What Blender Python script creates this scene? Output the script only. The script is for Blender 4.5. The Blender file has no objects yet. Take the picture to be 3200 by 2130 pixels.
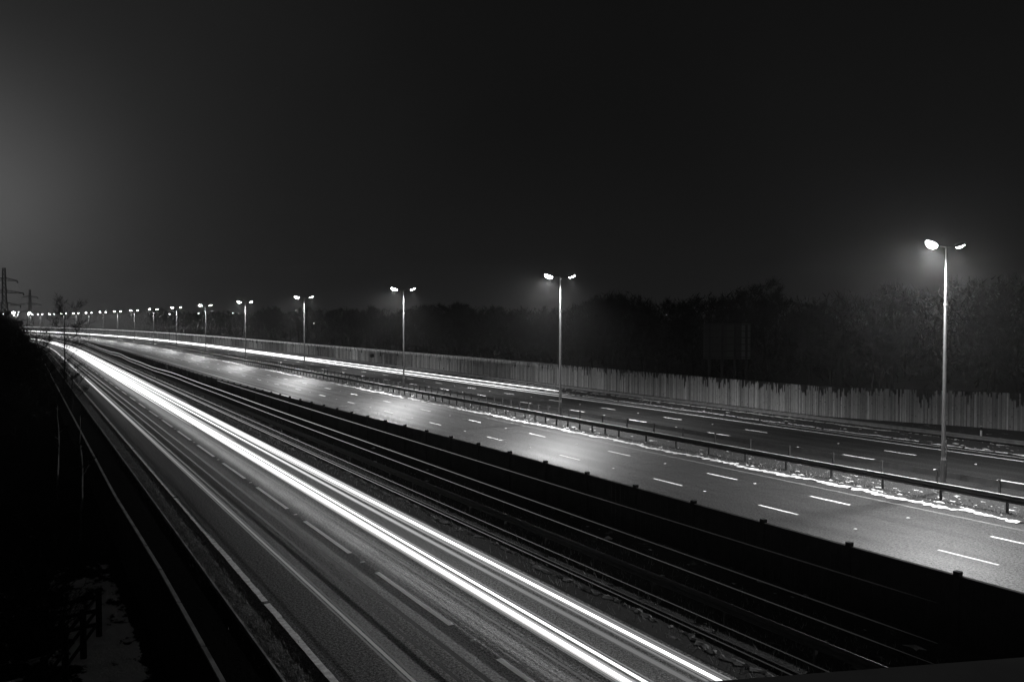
import bpy, math, random
from mathutils import Vector, Matrix
random.seed(7)
R = math.radians
sc = bpy.context.scene
COL = sc.collection

# ------------------------------------------------------------------ camera, sky, exposure
CAMZ = 8.6
cd = bpy.data.cameras.new("camera")
cam = bpy.data.objects.new("camera", cd); COL.objects.link(cam)
cam.location = (0, 0, CAMZ)
cam.rotation_euler = (R(90) - math.atan(65 / 2600), 0, 0)
cd.sensor_width = 36.0
cd.lens = 2600 / 3200 * 36
cd.clip_start = 0.05; cd.clip_end = 6000
sc.camera = cam

w = bpy.data.worlds.new("World"); sc.world = w; w.use_nodes = True
nt = w.node_tree; nt.nodes.clear()
N = nt.nodes.new; L = nt.links.new
out = N('ShaderNodeOutputWorld')
sky = N('ShaderNodeTexSky'); sky.sky_type = 'NISHITA'; sky.sun_disc = False
sky.sun_elevation = R(-6); sky.sun_rotation = R(-38)
bw = N('ShaderNodeRGBToBW'); L(sky.outputs[0], bw.inputs[0])
b1 = N('ShaderNodeBackground'); L(bw.outputs[0], b1.inputs[0]); b1.inputs[1].default_value = 0.05
# light-polluted night sky: a town's glow low on the left, darker overhead and to the right
tc = N('ShaderNodeTexCoord')
nrm = N('ShaderNodeVectorMath'); nrm.operation = 'NORMALIZE'; L(tc.outputs['Generated'], nrm.inputs[0])
def M(op, a, b=None, tree=nt, clamp=False):
    n = tree.nodes.new('ShaderNodeMath'); n.operation = op; n.use_clamp = clamp
    for i, v in enumerate((a, b)):
        if v is None: continue
        if isinstance(v, (int, float)): n.inputs[i].default_value = v
        else: tree.links.new(v, n.inputs[i])
    return n.outputs[0]
def glow(az, el, k):
    d = N('ShaderNodeVectorMath'); d.operation = 'DOT_PRODUCT'
    L(nrm.outputs[0], d.inputs[0])
    d.inputs[1].default_value = (math.sin(R(az)) * math.cos(R(el)), math.cos(R(az)) * math.cos(R(el)), math.sin(R(el)))
    a = M('SUBTRACT', 1.0, d.outputs['Value'])
    return M('EXPONENT', M('MULTIPLY', a, -k))
sep = N('ShaderNodeSeparateXYZ'); L(nrm.outputs[0], sep.inputs[0])
hz = M('EXPONENT', M('MULTIPLY', M('ABSOLUTE', sep.outputs[2]), -9.0))
g1 = M('MULTIPLY', glow(-35, 6, 130), 0.085)
g2 = M('MULTIPLY', glow(-40, 7, 16), 0.020)
tot = M('ADD', M('ADD', g1, g2), M('ADD', M('MULTIPLY', hz, 0.007), 0.0048))
cl = N('ShaderNodeTexNoise'); cl.inputs['Scale'].default_value = 2.2; cl.inputs['Detail'].default_value = 5
L(nrm.outputs[0], cl.inputs['Vector'])
tot = M('MULTIPLY', tot, M('ADD', M('MULTIPLY', cl.outputs[0], 0.9), 0.55))
b2 = N('ShaderNodeBackground'); L(tot, b2.inputs[0]); b2.inputs[1].default_value = 1.0
ad = N('ShaderNodeAddShader'); L(b1.outputs[0], ad.inputs[0]); L(b2.outputs[0], ad.inputs[1])
L(ad.outputs[0], out.inputs[0])

sc.view_settings.view_transform = 'Standard'; sc.view_settings.look = 'None'
sc.view_settings.exposure = 0.0; sc.view_settings.gamma = 1.0
try:
    sc.cycles.use_denoising = True
    sc.cycles.denoiser = 'OPENIMAGEDENOISE'
    sc.cycles.sample_clamp_indirect = 3.0
    sc.cycles.max_bounces = 5; sc.cycles.volume_bounces = 0
    sc.cycles.caustics_reflective = False; sc.cycles.caustics_refractive = False
except Exception:
    pass

LAMP_W = 12500.0
HAZE = 0.00042

# ------------------------------------------------------------------ road frame: s along the road, n across, z up
TH = R(30.5); RAD = 2300.0; S0 = 244.0; NR = 39.2
T0 = Vector((-math.sin(TH), math.cos(TH), 0)); M0 = Vector((math.cos(TH), math.sin(TH), 0))
CEN = T0 * S0 + M0 * NR - M0 * RAD
def P(s, n, z=0.0):
    if s <= S0: v = T0 * s + M0 * n
    else:
        a = TH + (s - S0) / RAD
        v = CEN + Vector((math.cos(a), math.sin(a), 0)) * (RAD + n - NR)
    return Vector((v.x, v.y, z))
def head(s): return TH + max(0, s - S0) / RAD

# ------------------------------------------------------------------ mesh helper
class MB:
    def __init__(s): s.v = []; s.f = []; s.uv = []; s.smooth = False
    def quad(s, a, b, c, d, uv=None):
        i = len(s.v); s.v += [tuple(a), tuple(b), tuple(c), tuple(d)]; s.f.append((i, i + 1, i + 2, i + 3))
        s.uv += uv if uv else [(0, 0)] * 4
    def tri(s, a, b, c):
        i = len(s.v); s.v += [tuple(a), tuple(b), tuple(c)]; s.f.append((i, i + 1, i + 2)); s.uv += [(0, 0)] * 3
    def hexa(s, p, uv=None):   # 8 corners: 0-3 bottom ccw, 4-7 top ccw
        i = len(s.v); s.v += [tuple(q) for q in p]
        for f in ((3, 2, 1, 0), (4, 5, 6, 7), (0, 1, 5, 4), (1, 2, 6, 5), (2, 3, 7, 6), (3, 0, 4, 7)):
            s.f.append(tuple(i + k for k in f)); s.uv += [uv[k] for k in f] if uv else [(p[k][0], p[k][2]) for k in f]
    def box(s, x0, x1, y0, y1, z0, z1):
        s.hexa([(x0, y0, z0), (x1, y0, z0), (x1, y1, z0), (x0, y1, z0), (x0, y0, z1), (x1, y0, z1), (x1, y1, z1), (x0, y1, z1)])
    def fbox(s, s0, s1, n0, n1, z0, z1, uv=None):   # box in the road frame
        pts = [P(s0, n0, z0), P(s0, n1, z0), P(s1, n1, z0), P(s1, n0, z0), P(s0, n0, z1), P(s0, n1, z1), P(s1, n1, z1), P(s1, n0, z1)]
        s.hexa(pts, uv if uv else [(s0, n0), (s0, n1), (s1, n1), (s1, n0)] * 2)
    def cyl(s, a, b, ra, rb, k=8, caps=False):
        a = Vector(a); b = Vector(b); d = (b - a)
        if d.length < 1e-6: return
        d.normalize(); u = d.orthogonal().normalized(); v = d.cross(u)
        i = len(s.v)
        for q, r in ((a, ra), (b, rb)):
            for j in range(k):
                t = 2 * math.pi * j / k; s.v.append(tuple(q + (u * math.cos(t) + v * math.sin(t)) * r))
        for j in range(k):
            s.f.append((i + j, i + (j + 1) % k, i + k + (j + 1) % k, i + k + j)); s.uv += [(0, 0)] * 4
        if caps:
            s.f.append(tuple(i + k + j for j in range(k))); s.uv += [(0, 0)] * k
            s.f.append(tuple(i + k - 1 - j for j in range(k))); s.uv += [(0, 0)] * k
    def ell(s, c, rx, ry, rz, nu=16, nv=8, tilt=0.0, lo=-1.0, hi=1.0, sq=1.0):
        i = len(s.v); c = Vector(c); rot = Matrix.Rotation(tilt, 3, 'Y')
        for a in range(nv + 1):
            ph = math.asin(lo + (hi - lo) * a / nv)
            for b in range(nu):
                t = 2 * math.pi * b / nu
                ct, st = math.cos(t), math.sin(t)
                ct = math.copysign(abs(ct) ** sq, ct); st = math.copysign(abs(st) ** sq, st)
                s.v.append(tuple(c + rot @ Vector((rx * math.cos(ph) * ct, ry * math.cos(ph) * st, rz * math.sin(ph)))))
        for a in range(nv):
            for b in range(nu):
                s.f.append((i + a * nu + b, i + a * nu + (b + 1) % nu, i + (a + 1) * nu + (b + 1) % nu, i + (a + 1) * nu + b)); s.uv += [(0, 0)] * 4
        s.f.append(tuple(i + nu - 1 - b for b in range(nu))); s.uv += [(0, 0)] * nu
        s.f.append(tuple(i + nv * nu + b for b in range(nu))); s.uv += [(0, 0)] * nu
    def data(s, name, mat):
        me = bpy.data.meshes.new(name); me.from_pydata(s.v, [], s.f)
        ul = me.uv_layers.new(name="UVMap")
        flat = [c for p in s.uv for c in p]
        if len(flat) == 2 * len(me.loops): ul.data.foreach_set('uv', flat)
        if s.smooth: me.polygons.foreach_set('use_smooth', [True] * len(me.polygons))
        if mat: me.materials.append(mat)
        me.update(); return me
    def build(s, name, mat, parent=None, loc=None):
        o = bpy.data.objects.new(name, s.data(name, mat)); COL.objects.link(o)
        if parent: o.parent = parent
        if loc: o.location = loc
        return o

def tag(o, label=None, cat=None, group=None, kind=None):
    if label: o['label'] = label
    if cat: o['category'] = cat
    if group: o['group'] = group
    if kind: o['kind'] = kind
    return o
def empty(name, loc, rz=0.0):
    o = bpy.data.objects.new(name, None); COL.objects.link(o); o.location = loc; o.rotation_euler = (0, 0, rz)
    o.empty_display_size = 0.2
    return o
def link(name, me, parent=None, loc=(0, 0, 0), rz=0.0):
    o = bpy.data.objects.new(name, me); COL.objects.link(o); o.location = loc; o.rotation_euler = (0, 0, rz)
    if parent: o.parent = parent
    return o
def copy_tree(o, parent=None):
    c = o.copy(); COL.objects.link(c)
    if parent: c.parent = parent
    for ch in list(o.children): copy_tree(ch, c)
    return c

def srange(s0, s1, ds=3.0, grow=0.012):
    r = [s0]; 
    while r[-1] < s1:
        r.append(r[-1] + max(ds, (r[-1]) * grow))
    r[-1] = s1
    return r
def ribbon(name, prof, s0, s1, mat, ds=4.0, parent=None, smooth=True):
    """sheet along the road; prof = [(n, z), ...] or function s -> list"""
    m = MB(); ss = srange(s0, s1, ds)
    rows = [(prof(s) if callable(prof) else prof) for s in ss]
    k = len(rows[0]); 
    for s, row in zip(ss, rows):
        for n, z in row: m.v.append(tuple(P(s, n, z)))
    for i in range(len(ss) - 1):
        for j in range(k - 1):
            m.f.append((i * k + j, i * k + j + 1, (i + 1) * k + j + 1, (i + 1) * k + j))
            for a, b in ((i, j), (i, j + 1), (i + 1, j + 1), (i + 1, j)):
                m.uv.append((ss[a], rows[a][b][0]))
    m.smooth = smooth
    return m.build(name, mat, parent)

# ------------------------------------------------------------------ materials (all neutral: the place is seen in black and white)
def newmat(name):
    m = bpy.data.materials.new(name); m.use_nodes = True
    t = m.node_tree; b = t.nodes['Principled BSDF']
    return m, t, b
def grey(v): return (v, v, v, 1)
def ramp(t, fac, stops):
    r = t.nodes.new('ShaderNodeValToRGB'); e = r.color_ramp.elements
    while len(e) < len(stops): e.new(0.5)
    for q, (p, v) in zip(e, stops): q.position = p; q.color = grey(v)
    t.links.new(fac, r.inputs[0]); return r.outputs[0]
def noise(t, vec, scale, detail=4, rough=0.55, sx=1, sy=1, sz=1):
    mp = t.nodes.new('ShaderNodeMapping'); mp.inputs['Scale'].default_value = (sx, sy, sz)
    t.links.new(vec, mp.inputs[0])
    n = t.nodes.new('ShaderNodeTexNoise'); n.inputs['Scale'].default_value = scale
    n.inputs['Detail'].default_value = detail; n.inputs['Roughness'].default_value = rough
    t.links.new(mp.outputs[0], n.inputs['Vector']); return n.outputs[0]
def uvsock(t):
    n = t.nodes.new('ShaderNodeUVMap'); n.uv_map = "UVMap"; return n.outputs[0]
def objsock(t):
    n = t.nodes.new('ShaderNodeTexCoord'); return n.outputs['Object']
def mixv(t, f, a, b):
    n = t.nodes.new('ShaderNodeMix'); n.data_type = 'FLOAT'
    for i, v in ((0, f), (2, a), (3, b)):
        if isinstance(v, (int, float)): n.inputs[i].default_value = v
        else: t.links.new(v, n.inputs[i])
    return n.outputs[0]
def bump(t, b, h, strength, dist):
    n = t.nodes.new('ShaderNodeBump'); n.inputs['Strength'].default_value = strength; n.inputs['Distance'].default_value = dist
    t.links.new(h, n.inputs['Height']); t.links.new(n.outputs[0], b.inputs['Normal'])
def simple(name, v, rough=0.6, metal=0.0, var=0.3, scale=3.0, spec=0.5):
    m, t, b = newmat(name)
    n = noise(t, objsock(t), scale, 5)
    t.links.new(ramp(t, n, [(0.3, v * (1 - var)), (0.7, v * (1 + var))]), b.inputs['Base Color'])
    b.inputs['Roughness'].default_value = rough; b.inputs['Metallic'].default_value = metal
    b.inputs['Specular IOR Level'].default_value = spec
    return m

def asphalt(name, base, rough, grain, streak, lanes, spec=0.5, bm=0.35, track=0.25):
    """worn asphalt; uv = (metres along, metres across); polished wheel tracks follow the lanes, on the lower road also painted headlamp light"""
    m, t, b = newmat(name); uv = uvsock(t)
    sx = t.nodes.new('ShaderNodeSeparateXYZ'); t.links.new(uv, sx.inputs[0])
    big = noise(t, uv, 1.0, 4, 0.5, 0.03, 0.9)                    # long streaks along the road
    mid = noise(t, uv, 0.35, 4)
    fine = noise(t, uv, 11, 3, 0.75)
    agg = noise(t, uv, 22, 2, 0.8)
    c = M('ADD', M('MULTIPLY', M('SUBTRACT', big, 0.5, t), streak, t), M('MULTIPLY', M('SUBTRACT', mid, 0.5, t), 0.5, t), t)
    c = M('ADD', c, M('MULTIPLY', M('SUBTRACT', fine, 0.5, t), grain, t), t)
    c = M('ADD', c, M('MULTIPLY', M('SUBTRACT', agg, 0.5, t), grain, t), t)
    # wheel tracks; the lower road's strong ones paint in headlamp-lit bands
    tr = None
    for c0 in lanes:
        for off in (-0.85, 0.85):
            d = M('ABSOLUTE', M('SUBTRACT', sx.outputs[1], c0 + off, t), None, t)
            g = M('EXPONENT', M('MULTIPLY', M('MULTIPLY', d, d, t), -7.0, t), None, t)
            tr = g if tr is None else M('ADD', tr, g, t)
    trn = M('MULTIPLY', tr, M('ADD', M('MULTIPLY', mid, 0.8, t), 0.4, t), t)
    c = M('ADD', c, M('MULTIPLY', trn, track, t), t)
    col = M('MULTIPLY', M('MAXIMUM', M('ADD', c, 1.0, t), 0.25, t), base, t)
    t.links.new(col, b.inputs['Base Color'])
    rg = M('ADD', M('ADD', rough, M('MULTIPLY', trn, -0.10, t), t), M('MULTIPLY', M('SUBTRACT', big, 0.5, t), -0.25, t), t)
    t.links.new(rg, b.inputs['Roughness'])
    sp = M('MAXIMUM', M('ADD', M('MULTIPLY', M('SUBTRACT', fine, 0.5, t), 7.0, t), 1.0, t), 0.15, t)
    t.links.new(M('MULTIPLY', sp, spec, t), b.inputs['Specular IOR Level'])
    bump(t, b, M('ADD', fine, agg, t), bm, 0.02)
    return m

def verge(name, soil, snow_lo, snow_hi, sscale=1.4, sx=0.6, snowv=0.75):
    """rough winter grass with patches of old snow (uv metres)"""
    m, t, b = newmat(name); uv = uvsock(t)
    n1 = noise(t, uv, sscale, 8, 0.62, sx, 1.0)
    n2 = noise(t, uv, 9, 5, 0.7)
    n3 = noise(t, uv, 0.25, 2)
    mk = M('ADD', M('ADD', n1, M('MULTIPLY', M('SUBTRACT', n2, 0.5, t), 0.18, t), t), M('MULTIPLY', M('SUBTRACT', n3, 0.5, t), 0.25, t), t)
    mask = ramp(t, mk, [(snow_lo, 0.0), (snow_hi, 1.0)])
    g = ramp(t, n2, [(0.3, soil * 0.45), (0.7, soil * 1.6)])
    t.links.new(mixv(t, mask, g, snowv), b.inputs['Base Color'])
    b.inputs['Roughness'].default_value = 0.9; b.inputs['Specular IOR Level'].default_value = 0.15
    bump(t, b, M('ADD', n2, M('MULTIPLY', mask, 0.6, t), t), 0.6, 0.08)
    return m

def emis(name, strength):
    m = bpy.data.materials.new(name); m.use_nodes = True; t = m.node_tree; t.nodes.clear()
    o = t.nodes.new('ShaderNodeOutputMaterial'); e = t.nodes.new('ShaderNodeEmission')
    e.inputs[0].default_value = (1, 1, 1, 1)
    if isinstance(strength, (int, float)): e.inputs[1].default_value = strength
    else:      # list of (s, strength): headlamps throw more light along the road than across it
        uv = uvsock(t); sx = t.nodes.new('ShaderNodeSeparateXYZ'); t.links.new(uv, sx.inputs[0])
        cur = None
        for (s0, v0), (s1, v1) in zip(strength[:-1], strength[1:]):
            mr = t.nodes.new('ShaderNodeMapRange'); mr.inputs[1].default_value = s0; mr.inputs[2].default_value = s1
            mr.inputs[3].default_value = 0.0; mr.inputs[4].default_value = v1 - v0
            t.links.new(sx.outputs[0], mr.inputs[0])
            cur = mr.outputs[0] if cur is None else M('ADD', cur, mr.outputs[0], t)
        t.links.new(M('ADD', cur, strength[0][1], t), e.inputs[1])
    t.links.new(e.outputs[0], o.inputs[0])
    return m

m_ground = simple('dark soil', 0.012, 0.95, 0, 0.4, 0.3, 0.1)
m_road_l = asphalt('asphalt of the lower road', 0.048, 0.55, 8.0, 1.8, (9.6, 12.6), 0.28, 0.9, 2.6)  # strong streaks and tracks put the headlamp sheen into the asphalt colour
m_road_n = asphalt('asphalt of the near carriageway', 0.022, 0.54, 7.0, 1.4, (27.6, 31.3, 34.9), 0.34, 0.15, 0.5)
m_road_f = asphalt('asphalt of the far carriageway', 0.016, 0.62, 2.0, 0.8, (43.4, 47.1, 50.8), 0.15, 0.2)
m_paint = simple('road paint', 0.80, 0.6, 0, 0.3, 6)
m_paintl = simple('headlamp-lit road paint', 0.95, 0.6, 0, 0.05, 6)  # lighter copy of the paint: headlamp light on the dashes put into colour
m_paint_old = simple('worn road paint', 0.75, 0.7, 0, 0.35, 5)
m_joint = simple('pale joint sealant', 0.13, 0.7, 0, 0.3, 3)
m_verge = verge('winter grass with snow', 0.02, 0.63, 0.70, snowv=0.16)
m_median = verge('central reserve grass with snow crumbs', 0.03, 0.64, 0.69, 3.0, 0.7)
m_farverge = verge('far verge with snow', 0.04, 0.64, 0.69, 1.8, 0.45)
def bank_mat():
    m, t, b = newmat('bank soil with thawing snow'); uv = uvsock(t)
    sx = t.nodes.new('ShaderNodeSeparateXYZ'); t.links.new(uv, sx.inputs[0])
    n1 = noise(t, uv, 1.1, 7, 0.62, 0.8, 1.3); n2 = noise(t, uv, 8, 4, 0.7)
    u = M('DIVIDE', M('SUBTRACT', sx.outputs[0], 26.0, t), 5.0, t); v = M('DIVIDE', M('SUBTRACT', sx.outputs[1], 1.75, t), 0.75, t)
    drift = M('EXPONENT', M('MULTIPLY', M('ADD', M('MULTIPLY', u, u, t), M('MULTIPLY', v, v, t), t), -1.0, t), None, t)
    mk = M('ADD', M('ADD', n1, M('MULTIPLY', drift, 0.26, t), t), M('MULTIPLY', M('SUBTRACT', n2, 0.5, t), 0.15, t), t)
    mk = M('SUBTRACT', mk, M('MULTIPLY', M('MULTIPLY', M('SUBTRACT', sx.outputs[1], 2.7, t), 2.0, t, True), 0.5, t), t)
    mk = M('SUBTRACT', mk, M('MULTIPLY', M('MULTIPLY', M('SUBTRACT', sx.outputs[0], 33.0, t), 0.2, t, True), 0.3, t), t)
    mask = ramp(t, mk, [(0.53, 0.0), (0.57, 1.0)])
    t.links.new(mixv(t, mask, ramp(t, n2, [(0.3, 0.003), (0.7, 0.010)]), M('MULTIPLY', M('ADD', n1, 0.45, t), 0.95, t)), b.inputs['Base Color'])
    b.inputs['Roughness'].default_value = 1.0; b.inputs['Specular IOR Level'].default_value = 0.0
    bump(t, b, M('ADD', n2, mask, t), 0.5, 0.08)
    return m
m_bank = bank_mat()
m_snow = simple('old snow', 0.55, 0.85, 0, 0.45, 3, 0.2)
m_steel = simple('galvanised steel', 0.30, 0.42, 0.7, 0.25, 2.5)
m_rail_dark = simple('shade-darkened steel', 0.045, 0.5, 0.3, 0.3, 2.5)  # shade on the rail faces under the lamps is put into this colour
m_dullpost = simple('dull galvanised post', 0.05, 0.6, 0.2, 0.25, 2)
m_toprail = simple('lamplit-top steel', 0.55, 0.4, 0.3, 0.25, 1.5)  # lamplight along the rail top is put into this paler colour
m_pole = simple('grey galvanised pole', 0.16, 0.5, 0.3, 0.2, 1.5)
m_lantern = simple('dark lantern housing', 0.10, 0.45, 0.2, 0.2, 5)
def plate_mat():
    m, t, b = newmat('white plate with a column of worn figures'); n = noise(t, objsock(t), 1.0, 2, 0.5, 45, 45, 22)
    t.links.new(ramp(t, n, [(0.50, 0.55), (0.56, 0.06)]), b.inputs['Base Color']); b.inputs['Roughness'].default_value = 0.6
    return m
m_plate = plate_mat()
m_ink = simple('black figures', 0.02, 0.6, 0, 0.1, 5)
m_glow = emis('lamp glass', 60.0)
m_wood_dark = simple('dark wet timber', 0.012, 0.8, 0, 0.4, 2.0, 0.08)
m_wood_cap = simple('worn timber capping', 0.26, 0.35, 0, 0.6, 1.2, 0.6)
m_concrete = simple('stained parapet concrete', 0.38, 0.85, 0, 0.35, 2.0, 0.2)
m_bark = simple('dark bark', 0.012, 1.0, 0, 0.4, 3, 0.0)
m_birch = simple('pale birch bark', 0.16, 0.8, 0, 0.6, 2.5, 0.2)
m_twig = simple('bare dark twigs', 0.004, 1.0, 0, 0.3, 2, 0.0)
m_grass = simple('dry grass blades', 0.20, 0.8, 0, 0.5, 1.5, 0.2)
def sign_mat():
    m, t, b = newmat('sign back of aluminium planks'); o = objsock(t)
    sx = t.nodes.new('ShaderNodeSeparateXYZ'); t.links.new(o, sx.inputs[0])
    wn = t.nodes.new('ShaderNodeTexWhiteNoise'); wn.noise_dimensions = '1D'
    t.links.new(M('FLOOR', M('MULTIPLY', sx.outputs[0], 1.25, t), None, t), wn.inputs['W'])
    t.links.new(ramp(t, wn.outputs[0], [(0.0, 0.06), (0.6, 0.12), (1.0, 0.32)]), b.inputs['Base Color']); b.inputs['Roughness'].default_value = 0.6
    return m
m_signp = sign_mat()
m_sign = simple('grey sign back', 0.06, 0.6, 0.2, 0.15, 1.0)
m_pylon = simple('pylon steel', 0.05, 0.7, 0.3, 0.2, 0.5)
m_white = simple('white reflector post', 0.7, 0.5, 0, 0.1, 4)
m_black = simple('black band', 0.02, 0.6, 0, 0.1, 4)

# timber boards of the far noise barrier: every board its own tone, wet drips from the top
def boards_mat():
    m, t, b = newmat('timber barrier boards'); uv = uvsock(t)
    sx = t.nodes.new('ShaderNodeSeparateXYZ'); t.links.new(uv, sx.inputs[0])
    idx = M('FLOOR', M('DIVIDE', sx.outputs[0], 0.105, t), None, t)
    wn = t.nodes.new('ShaderNodeTexWhiteNoise'); wn.noise_dimensions = '1D'; t.links.new(idx, wn.inputs['W'])
    col = ramp(t, wn.outputs[0], [(0.0, 0.24), (0.45, 0.46), (0.9, 0.60), (1.0, 0.85)])
    grain = noise(t, uv, 3.0, 5, 0.6, 6.0, 0.6)
    col = M('MULTIPLY', col, M('ADD', M('MULTIPLY', grain, 0.9, t), 0.55, t), t)
    knots = noise(t, uv, 7.0, 2, 0.5, 1.0, 0.7)
    col = M('MULTIPLY', col, ramp(t, knots, [(0.28, 0.35), (0.36, 1.0)]), t)
    # drips: how far down the wet reaches varies board by board and in wider swells
    cu = t.nodes.new('ShaderNodeCombineXYZ'); t.links.new(sx.outputs[0], cu.inputs[0])
    d1 = noise(t, cu.outputs[0], 0.55, 2, 0.5); d2 = noise(t, cu.outputs[0], 3.2, 3, 0.7)
    wn2 = t.nodes.new('ShaderNodeTexWhiteNoise'); wn2.noise_dimensions = '1D'; t.links.new(M('ADD', idx, 91.0, t), wn2.inputs['W'])
    reach = M('ADD', M('MULTIPLY', M('SUBTRACT', d1, 0.47, t), 4.5, t), M('MULTIPLY', M('SUBTRACT', d2, 0.5, t), 6.5, t), t)
    reach = M('ADD', reach, M('MULTIPLY', wn2.outputs[0], 0.35, t), t)
    wet = M('SUBTRACT', reach, sx.outputs[1], t)          # uv.y = metres below the top
    wet = M('MULTIPLY', wet, 6.0, t, True)
    t.links.new(mixv(t, wet, col, M('MULTIPLY', col, 0.09, t)), b.inputs['Base Color'])
    b.inputs['Roughness'].default_value = 0.8; b.inputs['Specular IOR Level'].default_value = 0.25
    return m
m_boards = boards_mat()

# ------------------------------------------------------------------ ground, roads, paint
SA, SB = -45.0, 760.0
def gprof(s):
    return [(-620, -0.75), (-60, -0.72), (-20, -0.70), (5.3, -0.70), (15.9, -0.70), (18.5, -0.66), (21.6, -0.2), (23, -0.1), (55, -0.1), (60, -0.06), (66, -0.05), (120, 0), (620, 0)]
tag(ribbon('ground', gprof, -60, 780, m_ground, 12), kind='structure', label='dark winter ground reaching to the wood')
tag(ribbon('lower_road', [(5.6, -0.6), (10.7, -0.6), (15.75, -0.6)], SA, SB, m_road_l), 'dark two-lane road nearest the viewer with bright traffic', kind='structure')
tag(ribbon('near_carriageway', [(22.0, 0), (29, 0), (36.4, 0)], SA, SB, m_road_n), 'shining three-lane carriageway between dark fence and steel rail', kind='structure')
tag(ribbon('far_carriageway', [(41.0, 0), (48, 0), (54.4, 0)], SA, SB, m_road_f), 'dark three-lane carriageway beyond the lamp posts', kind='structure')
tag(ribbon('central_reserve', [(36.4, 0.03), (37.4, 0.06), (39.2, 0.1), (40.2, 0.06), (41.0, 0.03)], SA, SB, m_median, 2), 'grass strip with snow crumbs under the lamp posts', kind='structure')
def fvp(s):
    k = max(0, min(1, (50 - s) / 14))
    return [(54.4, 0.02), (55.6, 0.05), (57.2, 0.08 + 0.1 * k), (59, 0.05 + 0.25 * k), (62, -0.03 + 0.40 * k), (66, -0.03 + 0.40 * k)]
tag(ribbon('far_verge', fvp, SA, SB, m_farverge, 2), 'verge with snow along the far rail', kind='structure')
tag(ribbon('middle_verge', [(15.75, -0.59), (16.4, -0.56), (18, -0.58), (19.6, -0.5), (21.3, -0.15), (22.0, 0.01)], SA, SB, m_verge, 2), 'dark sloping verge between lower road and carriageway', kind='structure')
def bankp(s):
    return [(-30, -0.55), (-12, -0.62), (-4, -0.6), (0, -0.58), (2.9, -0.6), (3.6, -0.62), (4.8, -0.62), (5.6, -0.59)]
tag(ribbon('bank', bankp, SA, SB, m_bank, 2), 'dark bank with snow patches left of the road fence', kind='structure')

def strip(m, s0, s1, n0, n1, z):
    ss = [s0]
    while ss[-1] < s1 - 0.01: ss.append(min(s1, ss[-1] + max(3, ss[-1] * 0.02)))
    for a, b in zip(ss[:-1], ss[1:]):
        m.quad(P(a, n0, z), P(a, n1, z), P(b, n1, z), P(b, n0, z), [(a, n0), (a, n1), (b, n1), (b, n0)])
def dashes(name, label, far_ends, length, n, wd, z, mat):
    m = MB()
    for e in far_ends: strip(m, e - length, e, n - wd / 2, n + wd / 2, z)
    return tag(m.build(name, mat), label, kind='structure')
def ext(l, step, stop):
    l = list(l)
    while l[-1] < stop: l.append(l[-1] + step)
    return l
D1 = ext([0.2, 9.4, 18.6, 27.4, 34.9, 44.1, 53.7, 63.8, 74.0, 84.2, 93.9, 103.6, 113.7], 9.7, 480)
D2 = ext([0, 9.3, 18.7, 27.5, 34.6, 43.8, 53.7, 63.7, 73.7, 83.3, 93.6, 103.3, 113.1, 122.6], 9.7, 480)
D3 = ext([6, 15.6, 25.2, 35.0, 47.2, 56.8, 65.8, 75.2, 84.8], 9.6, 480)
D4 = ext([6, 15.4, 25.0, 34.7, 47.0, 56.6, 65.9, 75.3, 84.9], 9.6, 480)
dashes('lane_marking', 'dashed white line between near and middle lanes', D1, 2.25, 29.5, 0.15, 0.004, m_paint)
dashes('lane_marking', 'dashed white line nearest the steel rail', D2, 2.25, 33.15, 0.15, 0.004, m_paint)
dashes('lane_marking', 'dashed white line just beyond the lamp posts', D3, 2.25, 45.25, 0.20, 0.004, m_paint)
dashes('lane_marking', 'dashed white line in the middle of the far carriageway', D4, 2.25, 49.0, 0.20, 0.004, m_paint)
DL = [28.5 + 9.0 * k for k in range(-5, 50)]
dashes('lane_marking', 'long white dashes along the middle of the lower road', DL, 6.1, 11.06, 0.18, -0.596, m_paintl)
def solid(label, n, wd, z, mat, s0=SA, s1=SB):
    m = MB(); strip(m, s0, s1, n - wd / 2, n + wd / 2, z); return tag(m.build('edge_marking', mat), label, kind='structure')
solid('solid white edge line of the far carriageway', 52.45, 0.24, 0.004, m_paint)
solid('faint pale line on the far hard shoulder', 53.75, 0.14, 0.004, m_paint_old)
solid('solid white edge line beside the dark fence', 25.75, 0.2, 0.004, m_paint)
solid('worn pale line at the snow edge', 35.2, 0.14, 0.004, m_joint)
solid('pale seam at the edge of the bright lane', 12.32, 0.10, -0.596, m_joint)
# ribbed edge line of the lower road, worn, with even gaps
m = MB(); s = -10.0
while s < 430:
    s2 = s + 18.7
    a = s
    while a < s2 - 0.25:
        b = min(s2 - 0.25, a + (0.5 if a < 90 else 6))
        strip(m, a, b, 6.75 - 0.1 + random.uniform(-.012, .012), 6.75 + 0.1 + random.uniform(-.012, .012), -0.596); a = b
    s = s2
tag(m.build('edge_marking', m_paint_old), 'worn ribbed edge line on the left of the lower road', kind='structure')
# kerb of the lower road
m = MB()
for a, b in zip(srange(SA, 450, 3)[:-1], srange(SA, 450, 3)[1:]):
    m.fbox(a + 0.02, b - 0.02, 5.55, 5.61, -0.75, -0.46)
tag(m.build('kerb', m_wood_cap), 'low kerb on the left of the lower road', kind='structure')

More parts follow.
